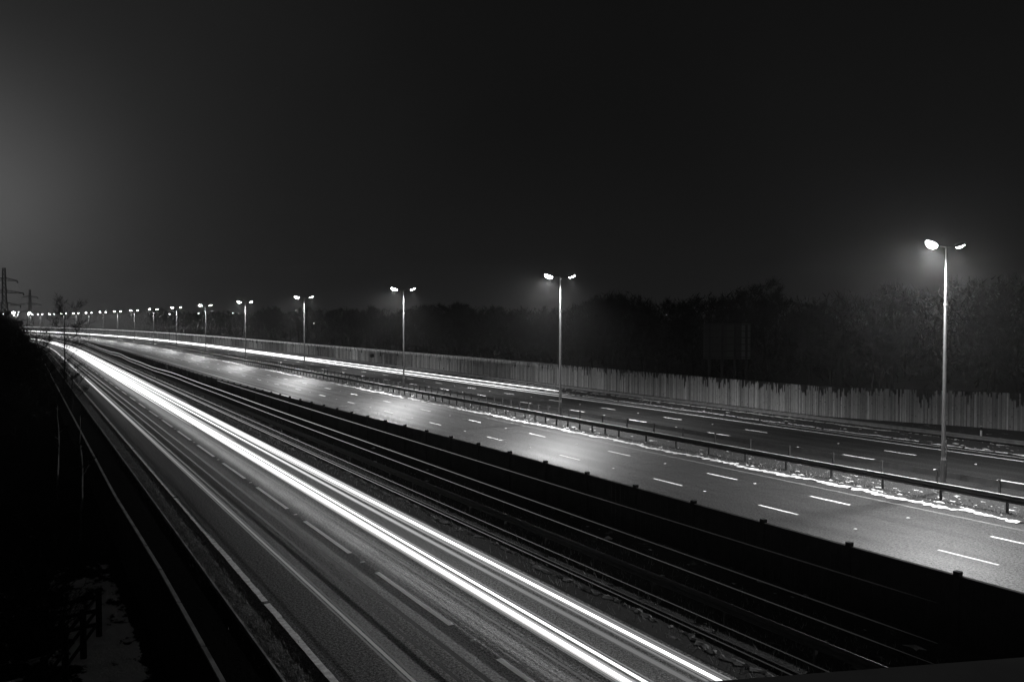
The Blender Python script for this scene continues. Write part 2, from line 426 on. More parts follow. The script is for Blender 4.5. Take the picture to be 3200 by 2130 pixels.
# snow: ragged strips ploughed against the verges
def ragged(name, label, nc, hw, s0, s1, z, amp, mat=None, gap=0.0):
    m = MB(); s = s0; a0 = hw; a1 = hw; on = True
    prev = None
    while s < s1:
        ds = max(0.16, s * 0.004)
        a0 += (hw * random.uniform(0.5, 1.5) - a0) * 0.35; a1 += (hw * random.uniform(0.3, 1.7) - a1) * 0.35
        j0 = random.uniform(-amp, amp); j1 = random.uniform(-amp, amp)
        c = nc + 0.12 * math.sin(s * 0.7) + 0.08 * math.sin(s * 2.1 + 1)
        cur = (s, c - a0 + j0, c + a1 + j1)
        if random.random() < gap: on = False
        elif random.random() < max(0.25, 1 - gap * 4): on = True
        if prev and on and cur[2] - cur[1] > 0.05:
            q0, q1 = prev, cur
            m0 = (q0[1] + q0[2]) / 2; m1 = (q1[1] + q1[2]) / 2; h = random.uniform(0.025, 0.06)
            m.quad(P(q0[0], q0[1], z), P(q0[0], m0, z + h), P(q1[0], m1, z + h), P(q1[0], q1[1], z))
            m.quad(P(q0[0], m0, z + h), P(q0[0], q0[2], z), P(q1[0], q1[2], z), P(q1[0], m1, z + h))
        prev = cur; s += ds
    o = m.build(name, mat or m_snow); return tag(o, label, 'snow', kind='stuff')
ragged('snow_strip', 'ragged white snow strip at the foot of the steel rail', 36.4, 0.22, -10, 480, 0.028, 0.17, gap=0.03)
ragged('snow_strip', 'thin broken snow strip under the far rail', 57.1, 0.22, 20, 480, 0.13, 0.08, gap=0.05)
ragged('snow_strip', 'greyish snow strip on the far hard shoulder', 54.5, 0.10, 20, 300, 0.03, 0.08, gap=0.08)
ragged('snow_strip', 'thin snow crust on the right of the lower road', 16.5, 0.10, 8, 300, -0.54, 0.1, simple('dirty snow crust', 0.12, 0.9, 0, 0.4, 5, 0.2), gap=0.14)
ragged('snow_strip', 'snow crust beneath the rail posts of the central reserve', 40.3, 0.16, 0, 480, 0.06, 0.1, gap=0.14)
# loose lumps of snow
m = MB()
for _ in range(800):
    r_ = random.random()
    if r_ < 0.42: s = 15 + random.random() ** 1.5 * 130; n = random.uniform(36.8, 40.8); z = 0.06
    elif r_ < 0.80: s = 25 + random.random() ** 1.5 * 130; n = random.uniform(54.6, 61); z = 0.07
    elif r_ < 0.93: s = 15 + random.random() ** 1.5 * 100; n = random.gauss(36.9, .25); z = 0.05
    else: s = 8 + random.random() * 50; n = random.choice((random.gauss(19.3, 0.25), random.gauss(20.9, 0.3))); z = -0.58 + max(0, (n - 19.3)) * 0.19 + 0.05
    k = 0.03 + 0.15 * random.random() ** 2.5
    i = len(m.v); q = 9
    for j in range(q):
        t = j * 2 * math.pi / q; rr = k * random.uniform(0.35, 1.5)
        m.v.append(tuple(P(s + rr * 1.5 * math.cos(t), n + rr * math.sin(t), z)))
    m.v.append(tuple(P(s, n, z + k * 0.4)))
    for j in range(q): m.f.append((i + j, i + (j + 1) % q, i + q)); m.uv += [(0, 0)] * 3
tag(m.build('snow_lumps', m_snow), 'small lumps of old snow scattered over the verges', 'snow', kind='stuff')
# dry grass on the narrow left verge and the central reserve
m = MB()
for _ in range(26000):
    q = random.random()
    if q < 0.45: s = 14 + random.random() ** 1.6 * 90; n = random.choice((5.75, 6.2)) + random.gauss(0, 0.16); z = -0.6; h = random.uniform(0.04, 0.14)
    elif q < 0.75: s = 18 + random.random() ** 1.6 * 110; n = random.uniform(36.9, 40.7); z = 0.05; h = random.uniform(0.05, 0.16)
    else: s = 8 + random.random() ** 1.5 * 80; n = random.uniform(15.8, 20.6); z = -0.58 + max(0, n - 19.3) * 0.18; h = random.uniform(0.08, 0.25)
    if 5.5 < n < 6.55 and abs((s + 10) % 18.7 - 18.3) < 0.55: continue
    b = P(s, n, z); d = Vector((random.gauss(0, 1), random.gauss(0, 1), 0)) * h * 0.5; sd = Vector((d.y, -d.x, 0)).normalized() * 0.012 if d.length else Vector((.01, 0, 0))
    m.tri(b - sd, b + sd, b + d + Vector((0, 0, h)))
tag(m.build('grass', m_grass), 'dry winter grass along the road edges', 'grass', kind='stuff')

# road studs between the dashes
sm = MB(); sm.ell((0, 0, 0.0), 0.09, 0.06, 0.03, 10, 4, lo=0.0); stud_me = sm.data('road_stud', m_white)
def studs(ends, n, label, every, z=0.0, off=3.6, smax=130, smin=12):
    for i, e in enumerate(ends):
        s = e + off
        if i % every or s > smax or s < smin: continue
        o = link('road_stud', stud_me, None, P(s, n, z), head(s)); tag(o, label, 'road stud', 'reflecting studs between the lane dashes')
studs(D1, 29.5, 'white stud between dashes of the line nearest the dark fence', 1)
studs(D2, 33.15, 'white stud between dashes of the line by the snowy rail', 1)
studs(D3, 45.25, 'white stud between dashes just beyond the lamp posts', 1)
studs(D4, 49.0, 'white stud between dashes in mid far carriageway', 1)
studs(DL, 11.06, 'white stud between the long dashes of the lower road', 1, -0.6, 1.5)

# ------------------------------------------------------------------ street lamps
def lamp_proto():
    root = empty('street_lamp', (0, 0, 0))
    m = MB(); m.smooth = True
    prof = [(0, .13), (1.6, .13), (1.75, .105), (6.0, .08), (9.3, .06), (9.32, .052), (12.05, .04)]
    for (z0, r0), (z1, r1) in zip(prof[:-1], prof[1:]): m.cyl((0, 0, z0), (0, 0, z1), r0, r1, 14)
    m.cyl((0, 0, 12.05), (0, 0, 12.1), .048, .03, 14, True)
    m.build('pole', m_pole, root)
    m = MB(); m.cyl((0, 0, 9.22), (0, 0, 9.34), .085, .085, 14, True); m.cyl((0.07, -0.02, 9.28), (0.12, -0.03, 9.28), .02, .02, 6, True); m.build('joint_collar', m_pole, root)
    m = MB(); m.cyl((0, 0, 0), (0, 0, .05), .24, .24, 16, True); m.build('base_plate', m_pole, root)
    m = MB(); m.box(-0.07, 0.07, -0.142, -0.128, 0.75, 1.35); m.build('service_door', m_pole, root)
    m = MB()
    m.cyl((-0.85, 0, 12.18), (0, 0, 12.08), .03, .036, 8, True); m.cyl((0, 0, 12.08), (0.85, 0, 12.18), .036, .03, 8, True)
    m.build('arm', m_pole, root)
    for sg in (-1, 1):
        tl = sg * R(-17)
        m = MB(); m.smooth = True
        m.ell((sg * 1.15, 0, 12.26), 0.46, 0.22, 0.11, 18, 8, tl, -0.25, 1.0)
        ln = m.build('lantern', m_lantern, root)
        m = MB(); m.smooth = True
        m.ell((sg * 1.17, 0, 12.245), 0.40 if sg < 0 else 0.34, 0.20 if sg < 0 else 0.16, 0.27 if sg < 0 else 0.13, 16, 8, tl, -1.0, -0.12)
        m.build('lamp_glass', m_glow, ln)
        ld = bpy.data.lights.new('lamp_light', 'SPOT'); ld.energy = LAMP_W * (1.0 if sg < 0 else 1.15); ld.spot_size = R(168 if sg < 0 else 146); ld.spot_blend = 0.7 if sg < 0 else 0.9; ld.shadow_soft_size = 0.12
        lo = bpy.data.objects.new('lamp_light', ld); COL.objects.link(lo); lo.parent = ln
        lo.location = (sg * 1.19, 0, 11.9); lo.rotation_euler = (0, sg * R(-14 if sg < 0 else -3), 0)
    # number plate facing the road: a column of small worn figures
    m = MB(); m.box(-0.046, 0.046, -0.150, -0.136, 1.75, 2.6); m.build('number_plate', m_plate, root)
    return root
ORD = ['nearest and tallest', 'second', 'third', 'fourth', 'fifth', 'sixth', 'seventh', 'eighth', 'ninth', 'tenth', 'eleventh', 'twelfth', 'thirteenth', 'fourteenth', 'fifteenth', 'sixteenth', 'seventeenth', 'eighteenth']
POLES = [24.5, 58.5, 92.0, 132.5, 173.5, 216.0, 260.5, 304.5, 346.0, 386.5, 424.5, 463.5, 500.5, 537.0, 574.0, 610.5, 641.0, 688.5]
proto = lamp_proto()
for i, s in enumerate(POLES):
    o = proto if i == 0 else copy_tree(proto)
    o.location = P(s, 39.2, 0.09); o.rotation_euler = (0, 0, head(s))
    tag(o, ('twin arm street lamp, the nearest and tallest, at the right edge' if i == 0 else 'twin arm street lamp, %s from the right in the central row' % ORD[i]), 'street lamp', 'street lamps along the central reserve')
o = copy_tree(proto); o.location = P(-11, 39.2, 0.09); o.rotation_euler = (0, 0, head(0))
tag(o, 'twin arm street lamp standing just beyond the right edge', 'street lamp', 'street lamps along the central reserve')

# ------------------------------------------------------------------ safety barriers
def rail_mesh(n, z0, z1, s0, s1, face, ds=3.2):
    """corrugated steel beam, face = -1 faces the viewer"""
    m = MB(); h = z1 - z0
    pr = [(0, 0.0), (.05, .16), (.05, .30), (0, .5), (.05, .70), (.05, .84), (0, 1.0)]
    pts = [(n + face * a, z0 + b * h) for a, b in pr] + [(n - face * 0.012, z1), (n - face * 0.012, z0)]
    ss = srange(s0, s1, ds)
    k = len(pts)
    for s in ss:
        for q in pts: m.v.append(tuple(P(s, q[0], q[1])))
    for i in range(len(ss) - 1):
        for j in range(k):
            a, b = i * k + j, i * k + (j + 1) % k
            f = (a, b, b + k, a + k) if face < 0 else (a, a + k, b + k, b)
            m.f.append(f); m.uv += [(0, 0)] * 4
    return m
def barrier(label, n, z0, z1, s0, s1, face, post_n, step, ptop, zg, mat, pmat, mid=None):
    root = empty('safety_barrier', P(max(s0, 0), n, zg)); tag(root, label, 'crash barrier')
    inv = Matrix.Translation(-root.location)
    o = rail_mesh(n, z0, z1, s0, s1, face).build('rail', mat, root); o.data.transform(inv)
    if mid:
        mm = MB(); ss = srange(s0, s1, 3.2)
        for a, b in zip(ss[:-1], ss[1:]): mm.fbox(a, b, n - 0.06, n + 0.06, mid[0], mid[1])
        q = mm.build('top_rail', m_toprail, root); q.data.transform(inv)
    pm = MB(); pm.box(-0.03, 0.03, -0.05, 0.05, 0, ptop - zg); pm.box(-0.055, 0.055, -0.05, -0.042, 0, ptop - zg); me = pm.data('post', pmat)
    s = s0 + 0.4; k = 0; rest = MB()
    near = []
    while s < s1 and s < 420:
        near.append(s); s += step(s)
    near = [q for q in near]
    vis = [q for q in near if q > 12]
    for q in near:
        if q in vis[:96]: link('post', me, root, P(q, post_n, zg) - root.location, head(q))
        else: rest.fbox(q - 0.05, q + 0.05, post_n - 0.03, post_n + 0.03, zg, ptop)
    if rest.v:
        r = rest.build('post_row', pmat, root); r.data.transform(inv); r['kind'] = 'stuff'
    return root
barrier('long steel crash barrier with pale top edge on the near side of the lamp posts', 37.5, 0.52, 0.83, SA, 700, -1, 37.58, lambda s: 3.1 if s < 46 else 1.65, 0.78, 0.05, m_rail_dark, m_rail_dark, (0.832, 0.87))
barrier('dark steel crash barrier on the far side of the lamp posts', 40.85, 0.50, 0.81, SA, 700, 1, 40.72, lambda s: 3.2 if s < 55 else 1.65, 0.88, 0.05, m_rail_dark, m_dullpost)
barrier('grey crash barrier along the foot of the far timber wall', 57.0, 0.30, 0.61, SA, 700, -1, 57.08, lambda s: 3.2, 0.56, 0.08, m_steel, m_rail_dark)
barrier('dull crash barrier in the dark strip beside the lower road', 18.0, -0.12, 0.19, SA, 400, -1, 18.08, lambda s: 3.3, 0.14, -0.58, m_rail_dark, m_rail_dark)

# ------------------------------------------------------------------ fences
# dark timber fence along the near edge of the motorway, square capped posts
def zt(s): return 1.78 if s < 40 else (1.78 - (s - 40) / 80 * 0.85 if s < 120 else 0.93)
root = empty('timber_fence', P(20, 21.5, -0.2)); tag(root, 'black timber fence with square capped posts beside the shining carriageway', 'fence')
inv = Matrix.Translation(-root.location)
m = MB(); s = -20.0
while s < 380:
    w_ = 0.15 if s < 60 else 1.0
    z = zt(s); d = random.uniform(0, 0.012)
    m.fbox(s, s + w_ - 0.008, 21.47 + d, 21.50 + d, -0.4, z - 0.05); s += w_
o = m.build('board_panel', m_wood_dark, root); o.data.transform(inv)
m = MB(); ss = srange(-20, 380, 3.4, 0.004)
for a, b in zip(ss[:-1], ss[1:]):
    za, zb = zt(a), zt(b)
    m.hexa([P(a, 21.42, za - .05), P(a, 21.57, za - .05), P(b, 21.57, zb - .05), P(b, 21.42, zb - .05), P(a, 21.42, za), P(a, 21.57, za), P(b, 21.57, zb), P(b, 21.42, zb)])
o = m.build('capping_rail', m_wood_dark, root); o.data.transform(inv)
pm = MB(); pm.box(-0.08, 0.08, -0.08, 0.08, -2.2, 0.0); pm.box(-0.085, 0.085, -0.085, 0.085, 0.0, 0.11); pme = pm.data('post', m_wood_dark)
k = 0; s = 9.6
while s < 330:
    link('post', pme, root, P(s, 21.5, zt(s)) - root.location, head(s)); s += 3.39; k += 1
    if k >= 96: break

# close-boarded fence on the left of the lower road
def zl(s): return 1.78 if s < 24 else (1.78 - (s - 24) / 14 * 0.34 if s < 38 else 1.44)
root = empty('timber_fence', P(25, 3.2, -0.6)); tag(root, 'close boarded fence with pale capping running down the left side', 'fence')
inv = Matrix.Translation(-root.location)
m = MB(); s = 2.0
while s < 420:
    w_ = 0.14 if s < 70 else 0.8
    m.fbox(s, s + w_ - 0.008, 3.17 + random.uniform(0, .01), 3.2, -0.6, zl(s) - 0.05); s += w_
o = m.build('board_panel', m_wood_dark, root); o.data.transform(inv)
m = MB(); s = 2.4
while s < 420:
    st_ = 3.15 if s < 120 else 9.45
    a, b = s + 0.05, s + st_ - 0.05; za, zb = zl(a), zl(b)
    m.hexa([P(a, 3.15, za - .05), P(a, 3.24, za - .05), P(b, 3.24, zb - .05), P(b, 3.15, zb - .05), P(a, 3.15, za), P(a, 3.24, za), P(b, 3.24, zb), P(b, 3.15, zb)]); s += st_
o = m.build('capping_rail', m_wood_cap, root); o.data.transform(inv)
pm = MB(); pm.box(-0.06, 0.06, -0.05, 0.05, -2.35, 0.0); pme2 = pm.data('post', m_wood_dark)
s = 2.4
while s < 200:
    link('post', pme2, root, P(s, 3.26, zl(s) - 0.06) - root.location, head(s)); s += 3.15

# far timber noise barrier
def fn(s): return 62 + max(0, (50 - s)) * 0.11
def fz(s): return (2.62 + max(0, min(16, 50 - s)) * 0.035, -0.1 + max(0, min(16, 50 - s)) * 0.03)
root = empty('noise_barrier', P(40, 62, 0)); tag(root, 'tall timber noise barrier of upright boards with wet stains along the far verge', 'noise barrier')
inv = Matrix.Translation(-root.location)
m = MB(); s = -15.0
while s < 740:
    w_ = 0.105 if s < 140 else 0.63
    n = fn(s) + random.choice((0, 0.022)) + random.uniform(0, .008); n1 = fn(s + w_)-fn(s)
    t_, b_ = fz(s); t_ += random.uniform(-.012, .012); H = t_ - b_
    c = s + w_ * 0.5
    pts = [P(s, n, b_), P(s, n + .03, b_), P(s + w_ - .006, n + .03 + n1, b_), P(s + w_ - .006, n + n1, b_), P(s, n, t_), P(s, n + .03, t_), P(s + w_ - .006, n + .03 + n1, t_), P(s + w_ - .006, n + n1, t_)]
    m.hexa(pts, [(c, H)] * 4 + [(c, 0)] * 4); s += w_
o = m.build('board_panel', m_boards, root); o.data.transform(inv)
pm = MB(); pm.box(-0.06, 0.0, -0.05, 0.05, 0, 2.66); pme3 = pm.data('post', m_steel)
s = 78.0; k = 0
while s < 470 and k < 98:
    link('post', pme3, root, P(s, fn(s) - 0.01, 0.05) - root.location, head(s)); s += 4.0; k += 1
m = MB()
ss = srange(-15, 740, 4, 0.01)
for a, b in zip(ss[:-1], ss[1:]):
    za, zb = fz(a)[0], fz(b)[0]
    m.hexa([P(a, fn(a) - .02, za + .014), P(a, fn(a) + .09, za + .014), P(b, fn(b) + .09, zb + .014), P(b, fn(b) - .02, zb + .014), P(a, fn(a) - .02, za + .05), P(a, fn(a) + .09, za + .05), P(b, fn(b) + .09, zb + .05), P(b, fn(b) - .02, zb + .05)])
o = m.build('capping_rail', m_wood_dark, root); o.data.transform(inv)

# post and rail fence on the bank, bottom left
a = Vector((-12.02, 24.0, -0.6)); b = Vector((-11.65, 22.4, -0.6)); st_ = b - a
pts = [a + st_ * k for k in range(-1, 5)]
root = empty('post_and_rail_fence', a); tag(root, 'dark wooden post and rail fence standing in snow at the lower left', 'fence')
for k, q in enumerate(pts):
    if k == 0: continue
    mm = MB(); mm.box(-.065, .065, -.05, .05, 0, 1.36); mm.build('post', m_wood_dark, root, q - a)
for k in range(1, len(pts) - 1):
    for zz in (1.18, 0.78, 0.38):
        p0 = pts[k] - a + Vector((-.05, 0, zz)); p1 = pts[k + 1] - a + Vector((-.05, 0, zz)); d = (p1 - p0).normalized(); u = Vector((0, 0, 1)); w_ = d.cross(u) * 0.02
        mm = MB(); mm.hexa([p0 - w_ - u * .05, p0 + w_ - u * .05, p1 + w_ - u * .05, p1 - w_ - u * .05, p0 - w_ + u * .05, p0 + w_ + u * .05, p1 + w_ + u * .05, p1 - w_ + u * .05]); mm.build('rail', m_wood_dark, root)
# side rails running down the bank to the left of the first post
p0 = Vector((-0.02, 0, 1.2))
for j, zz in enumerate((1.18, 0.78, 0.38)):
    q0 = Vector((0, 0, zz)); q1 = Vector((-1.55, -1.35, zz - .02)); d = (q1 - q0).normalized(); u = Vector((0, 0, 1)); w_ = d.cross(u) * .02
    mm = MB(); mm.hexa([q0 - w_ - u * .05, q0 + w_ - u * .05, q1 + w_ - u * .05, q1 - w_ - u * .05, q0 - w_ + u * .05, q0 + w_ + u * .05, q1 + w_ + u * .05, q1 - w_ + u * .05]); mm.build('rail', m_wood_dark, root)
mm = MB(); mm.box(-.065, .065, -.05, .05, 0, 1.36); mm.build('post', m_wood_dark, root, Vector((-1.55, -1.35, 0)))

# ------------------------------------------------------------------ bridge parapet under the viewer, bottom right
m = MB()
A = Vector((-0.2, 1.06, CAMZ - 0.5)); B = Vector((5.0, 1.95, CAMZ - 0.5)); d = (B - A).normalized(); nn = Vector((d.y, -d.x, 0))
seg = 60
for k in range(seg):
    p, q = A + (B - A) * k / seg, A + (B - A) * (k + 1) / seg
    zz = Vector((0, 0, 1.5))
    m.hexa([p - zz, p + nn * .42 - zz, q + nn * .42 - zz, q - zz, p, p + nn * .42, q + nn * .42, q])
tag(m.build('bridge_parapet', m_concrete), 'dark concrete bridge parapet top crossing the lower right corner', 'parapet')

# ------------------------------------------------------------------ large road sign seen from behind
root = empty('road_sign', P(62, 66, 0))
X, Y = 0.2585 * 92, 92
root.location = (X, Y, 0); root.rotation_euler = (0, 0, R(-2)); tag(root, 'big road sign seen from behind above the timber barrier', 'road sign')
m = MB(); m.box(-2.58, 2.58, 0.05, 0.09, 4.3, 8.2); m.build('sign_panel', m_signp, root)
for x in (-1.95, -0.55, 0.85, 2.1):
    m = MB(); m.box(x - .13, x + .13, -0.14, 0.0, 0, 8.1); m.build('post', m_rail_dark, root)
for k in range(6):
    z = 4.45 + k * 0.72
    m = MB(); m.box(-2.55, 2.55, 0.0, 0.05, z, z + .09); m.build('rail', m_rail_dark, root)

# small marker posts and a small sign on the far verge
def marker(s, n, z, label):
    r = empty('marker_post', P(s, n, z), head(s)); tag(r, label, 'marker post')
    m = MB(); m.box(-.06, .06, -.04, .04, 0, .62); m.build('shaft', m_white, r)
    m = MB(); m.box(-.062, .062, -.042, .042, .62, .86); m.build('band', m_black, r)
    m = MB(); m.box(-.06, .06, -.04, .04, .86, .93); m.build('cap', m_white, r)
marker(33.5, 58.0, 0.25, 'white marker post with black band at the right end of the timber barrier')
marker(121, 58.5, 0.1, 'small white marker post behind the far rail left of the third lamp')
r = empty('small_sign', P(153, 58.5, 0.1), head(150)); tag(r, 'small dark square sign on a thin post before the timber barrier', 'sign')
m = MB(); m.cyl((0, 0, 0), (0, 0, 1.5), .035, .035, 8); m.build('post', m_steel, r)
m = MB(); m.box(-.45, .45, -.05, -.03, 1.3, 1.95); m.build('sign_panel', m_black, r)
r = empty('white_post', P(147, 58.5, 0.1), head(147)); tag(r, 'tall thin white post before the timber barrier', 'post')
m = MB(); m.box(-.07, .07, -.05, .05, 0, 2.0); m.build('shaft', m_white, r)
m = MB(); m.box(-.075, .075, -.055, .055, 2.0, 2.06); m.build('cap', m_white, r)

# ------------------------------------------------------------------ trees (bare, winter)
def tree_meshes(seed, H, spread, nlimb, ntwig, tw=0.022, bark=m_bark, lean=0.0, rbase=None, first=0.25):
    rnd = random.Random(seed)
    tr = MB(); cr = MB(); rb = rbase or H * 0.016
    pts = []; p = Vector((0, 0, 0)); nseg = 9
    for k in range(nseg + 1):
        pts.append(p.copy()); p = p + Vector((rnd.gauss(lean, .035) * H / nseg * 1.6, rnd.gauss(0, .035) * H / nseg * 1.6, H / nseg))
    rad = lambda f: rb * (1 - f) ** 0.8 + 0.008
    for k in range(nseg): tr.cyl(pts[k], pts[k + 1], rad(k / nseg), rad((k + 1) / nseg), 6)
    segs = []
    def limb(p, d, ln, r, depth):
        n = 4; q = p.copy()
        for k in range(n):
            d = (d + Vector((rnd.gauss(0, .18), rnd.gauss(0, .18), rnd.gauss(0.10, .12)))).normalized()
            e = q + d * ln / n; r2 = r * (1 - (k + 1) / (n + 1))
            (tr if depth < 2 else cr).cyl(q, e, max(r * (1 - k / (n + 1)), .006), max(r2, .005), 4 if depth < 2 else 3)
            segs.append((q.copy(), e.copy(), depth)); q = e
            if depth < 3 and (k > 0 or depth > 0):
                for _ in range(2 if depth < 2 else 1):
                    nd = (d + Vector((rnd.gauss(0, .7), rnd.gauss(0, .7), rnd.gauss(.1, .4)))).normalized()
                    limb(q, nd, ln * rnd.uniform(.4, .6), r2 * .7, depth + 1)
    for k in range(nlimb):
        f = first + (0.97 - first) * (k + rnd.random()) / nlimb
        i = min(nseg - 1, int(f * nseg)); b = pts[i].lerp(pts[i + 1], f * nseg - i)
        az = k * 2.4 + rnd.uniform(-.5, .5); up = rnd.uniform(.35, .9)
        ln = spread * (1.05 - 0.72 * abs(f - .45) / .55 * 1.0) * rnd.uniform(.7, 1.15)
        limb(b, Vector((math.cos(az), math.sin(az), up)).normalized(), ln, rad(f) * .55, 0)
    outer = [q for q in segs if q[2] >= 1]
    for _ in range(ntwig):
        a, b, _d = rnd.choice(outer); q = a.lerp(b, rnd.random())
        d = ((b - a).normalized() + Vector((rnd.gauss(0, .6), rnd.gauss(0, .6), rnd.gauss(.1, .5)))).normalized()
        ln = rnd.uniform(.25, .8) * spread / 4 + .15; e = q + d * ln
        sd = d.orthogonal().normalized() * tw
        sd.rotate(Matrix.Rotation(rnd.uniform(0, 6.28), 3, d))
        cr.tri(q - sd, q + sd, e)
        for _j in range(2):
            e2 = q + d * ln * rnd.uniform(.3, .8); f2 = e2 + (d + Vector((rnd.gauss(0, .6), rnd.gauss(0, .6), rnd.gauss(0, .5)))).normalized() * ln * .5
            cr.tri(e2 - sd * .7, e2 + sd * .7, f2)
    return tr.data('trunk', bark), cr.data('crown', m_twig)
def place(name, pair, loc, sc_, rz, label, cat, group=None):
    r = empty(name, loc, rz); r.scale = (sc_, sc_, sc_ if not isinstance(sc_, tuple) else 1)
    link('trunk', pair[0], r); link('crown', pair[1], r)
    return tag(r, label, cat, group)
def sight(x, Yd, z=0):      # a point straight over picture column x at depth Yd
    return Vector(((x - 1600) / 2600 * Yd, Yd, z))

wood = [tree_meshes(11 + k, 12.0, 3.6 + .3 * (k % 3), 12, 1700, 0.03) for k in range(6)]
SKY = [(-200, 975), (60, 978), (110, 975), (170, 982), (230, 968), (300, 974), (370, 966), (385, 960), (400, 972), (470, 966), (800, 980), (834, 963), (878, 973), (912, 977), (953, 965), (1010, 960), (1031, 975), (1072, 958), (1120, 972), (1173, 970), (1241, 970), (1275, 960), (1377, 957), (1445, 950), (1480, 965), (1520, 957), (1600, 973), (1634, 963), (1720, 972), (1821, 950), (1905, 911), (1990, 916), (2041, 957), (2075, 943), (2177, 921), (2245, 922), (2347, 897), (2400, 908), (2468, 920), (2549, 937), (2644, 911), (2726, 933), (2757, 906), (2835, 892), (2909, 906), (3011, 899), (3062, 880), (3147, 879), (3200, 862), (3500, 850)]
def skyline(x):
    if x <= SKY[0][0]: return SKY[0][1]
    for (x0, y0), (x1, y1) in zip(SKY[:-1], SKY[1:]):
        if x <= x1: return y0 + (y1 - y0) * (x - x0) / (x1 - x0)
    return SKY[-1][1]
rw = random.Random(5)
def where(x):
    c = [2964, 1754, 1261, 952, 766, 643, 552, 480]
    if x > c[0]: return 'right of the nearest lamp post'
    for i in range(len(c) - 1):
        if x > c[i + 1]: return 'between the %s and %s lamps from right' % (('first', 'second', 'third', 'fourth', 'fifth', 'sixth', 'seventh')[i], ('second', 'third', 'fourth', 'fifth', 'sixth', 'seventh', 'eighth')[i])
    return 'at the hazy far left'
GW = 'bare trees of the dark wood behind the timber barrier'
for row, (n0, step, sm) in enumerate(((78, 5.6, 210), (92, 6.0, 380), (115, 7.5, 660))):
    s = -30.0
    while s < sm:
        q = P(s + rw.uniform(-2, 2), n0 + rw.uniform(-5, 5), 0)
        x = 1600 + 2600 * q.x / q.y
        if q.y > 5 and -200 < x < 3600:
            top = CAMZ + (1000 - skyline(x)) / 2600 * q.y
            h = top * (rw.uniform(.8, 1.04) if row == 1 else rw.uniform(.62, .9) if row == 0 else rw.uniform(.85, 1.03))
            k = rw.randrange(6)
            if not (row == 0 and abs(x - 2272) < 140):
                place('bare_tree', wood[k], q, h / 12.6, rw.uniform(0, 6.28), 'bare dark tree in the wood\'s %s row, %s' % (('front', 'middle', 'rear')[row], where(x)), 'tree', GW)
        s += step
# the wood behind its front trees reads as one dark mass of branches
tk = MB(); rt = random.Random(9)
for _ in range(52000):
    s = rt.uniform(-30, 640) if rt.random() < .5 else rt.uniform(-30, 250); n = rt.uniform(92, 128); q = P(s, n, 0)
    if q.y < 5: continue
    x = 1600 + 2600 * q.x / q.y
    if x > 3500: continue
    top = CAMZ + (1000 - skyline(x)) / 2600 * q.y - 1.0 + 0.9 * math.sin(s * .35) + .6 * math.sin(s * .93 + n)
    z = rt.random() ** .8 * top; q = Vector((q.x, q.y, z))
    d = Vector((rt.gauss(0, .5), rt.gauss(0, .5), rt.uniform(.2, 1))).normalized(); ln = rt.uniform(.8, 2.2); sd = d.orthogonal().normalized(); sd.rotate(Matrix.Rotation(rt.uniform(0, 6.28), 3, d)); sd *= rt.uniform(.05, .16)
    tk.tri(q - sd, q + sd, q + d * min(ln, max(.4, top - z + .8)))
tag(tk.build('thicket', m_twig), 'dense dark mass of branches filling the wood behind its front trees', 'thicket', kind='stuff')
# undergrowth right behind the barrier
def bush_mesh(seed, H, W, nst, ntw):
    rnd = random.Random(seed); tr = MB(); cr = MB(); tr.cyl((0, 0, -.05), (0, 0, .06), W * .3, W * .3, 8, True)
    for k in range(nst):
        az = rnd.uniform(0, 6.28); d = Vector((math.cos(az) * rnd.uniform(.1, .8), math.sin(az) * rnd.uniform(.1, .8), 1)).normalized()
        q = Vector((math.cos(az), math.sin(az), 0)) * rnd.uniform(0, .25) * W; r = .03; ln = H * rnd.uniform(.5, 1.0)
        for j in range(5):
            e = q + d * ln / 5; tr.cyl(q, e, r, r * .75, 4); r *= .75
            for _ in range(ntw):
                td = (d + Vector((rnd.gauss(0, .7), rnd.gauss(0, .7), rnd.gauss(.1, .5)))).normalized(); sd = td.orthogonal().normalized() * .014
                o_ = q.lerp(e, rnd.random()); e2 = o_ + td * rnd.uniform(.2, .6) * H / 4
                cr.tri(o_ - sd, o_ + sd, e2)
                td2 = (td + Vector((rnd.gauss(0, .7), rnd.gauss(0, .7), rnd.gauss(0, .5)))).normalized()
                cr.tri(o_.lerp(e2, .5) - sd, o_.lerp(e2, .5) + sd, e2 + td2 * .2 * H / 4)
            q = e; d = (d + Vector((rnd.gauss(0, .2), rnd.gauss(0, .2), .05))).normalized()
    return tr.data('stem', m_bark), cr.data('twigs', m_twig)
bushes = [bush_mesh(50 + k, 3.5, 2.5, 14, 9) for k in range(3)]
def put_bush(k, loc, sx, sz, label, group=None):
    r = empty('bare_shrub', loc, rw.uniform(0, 6.28)); r.scale = (sx, sx, sz); link('stem', bushes[k][0], r); link('twigs', bushes[k][1], r); return tag(r, label, 'shrub', group)
s = -10
while s < 200:
    put_bush(rw.randrange(3), P(s, 70 + rw.uniform(-3, 3), 0), rw.uniform(1, 1.6), rw.uniform(.8, 1.3), 'bare shrub behind the timber barrier, ' + where(1600 + 2600 * P(s, 70).x / P(s, 70).y), 'shrubs behind the timber barrier'); s += 4.5

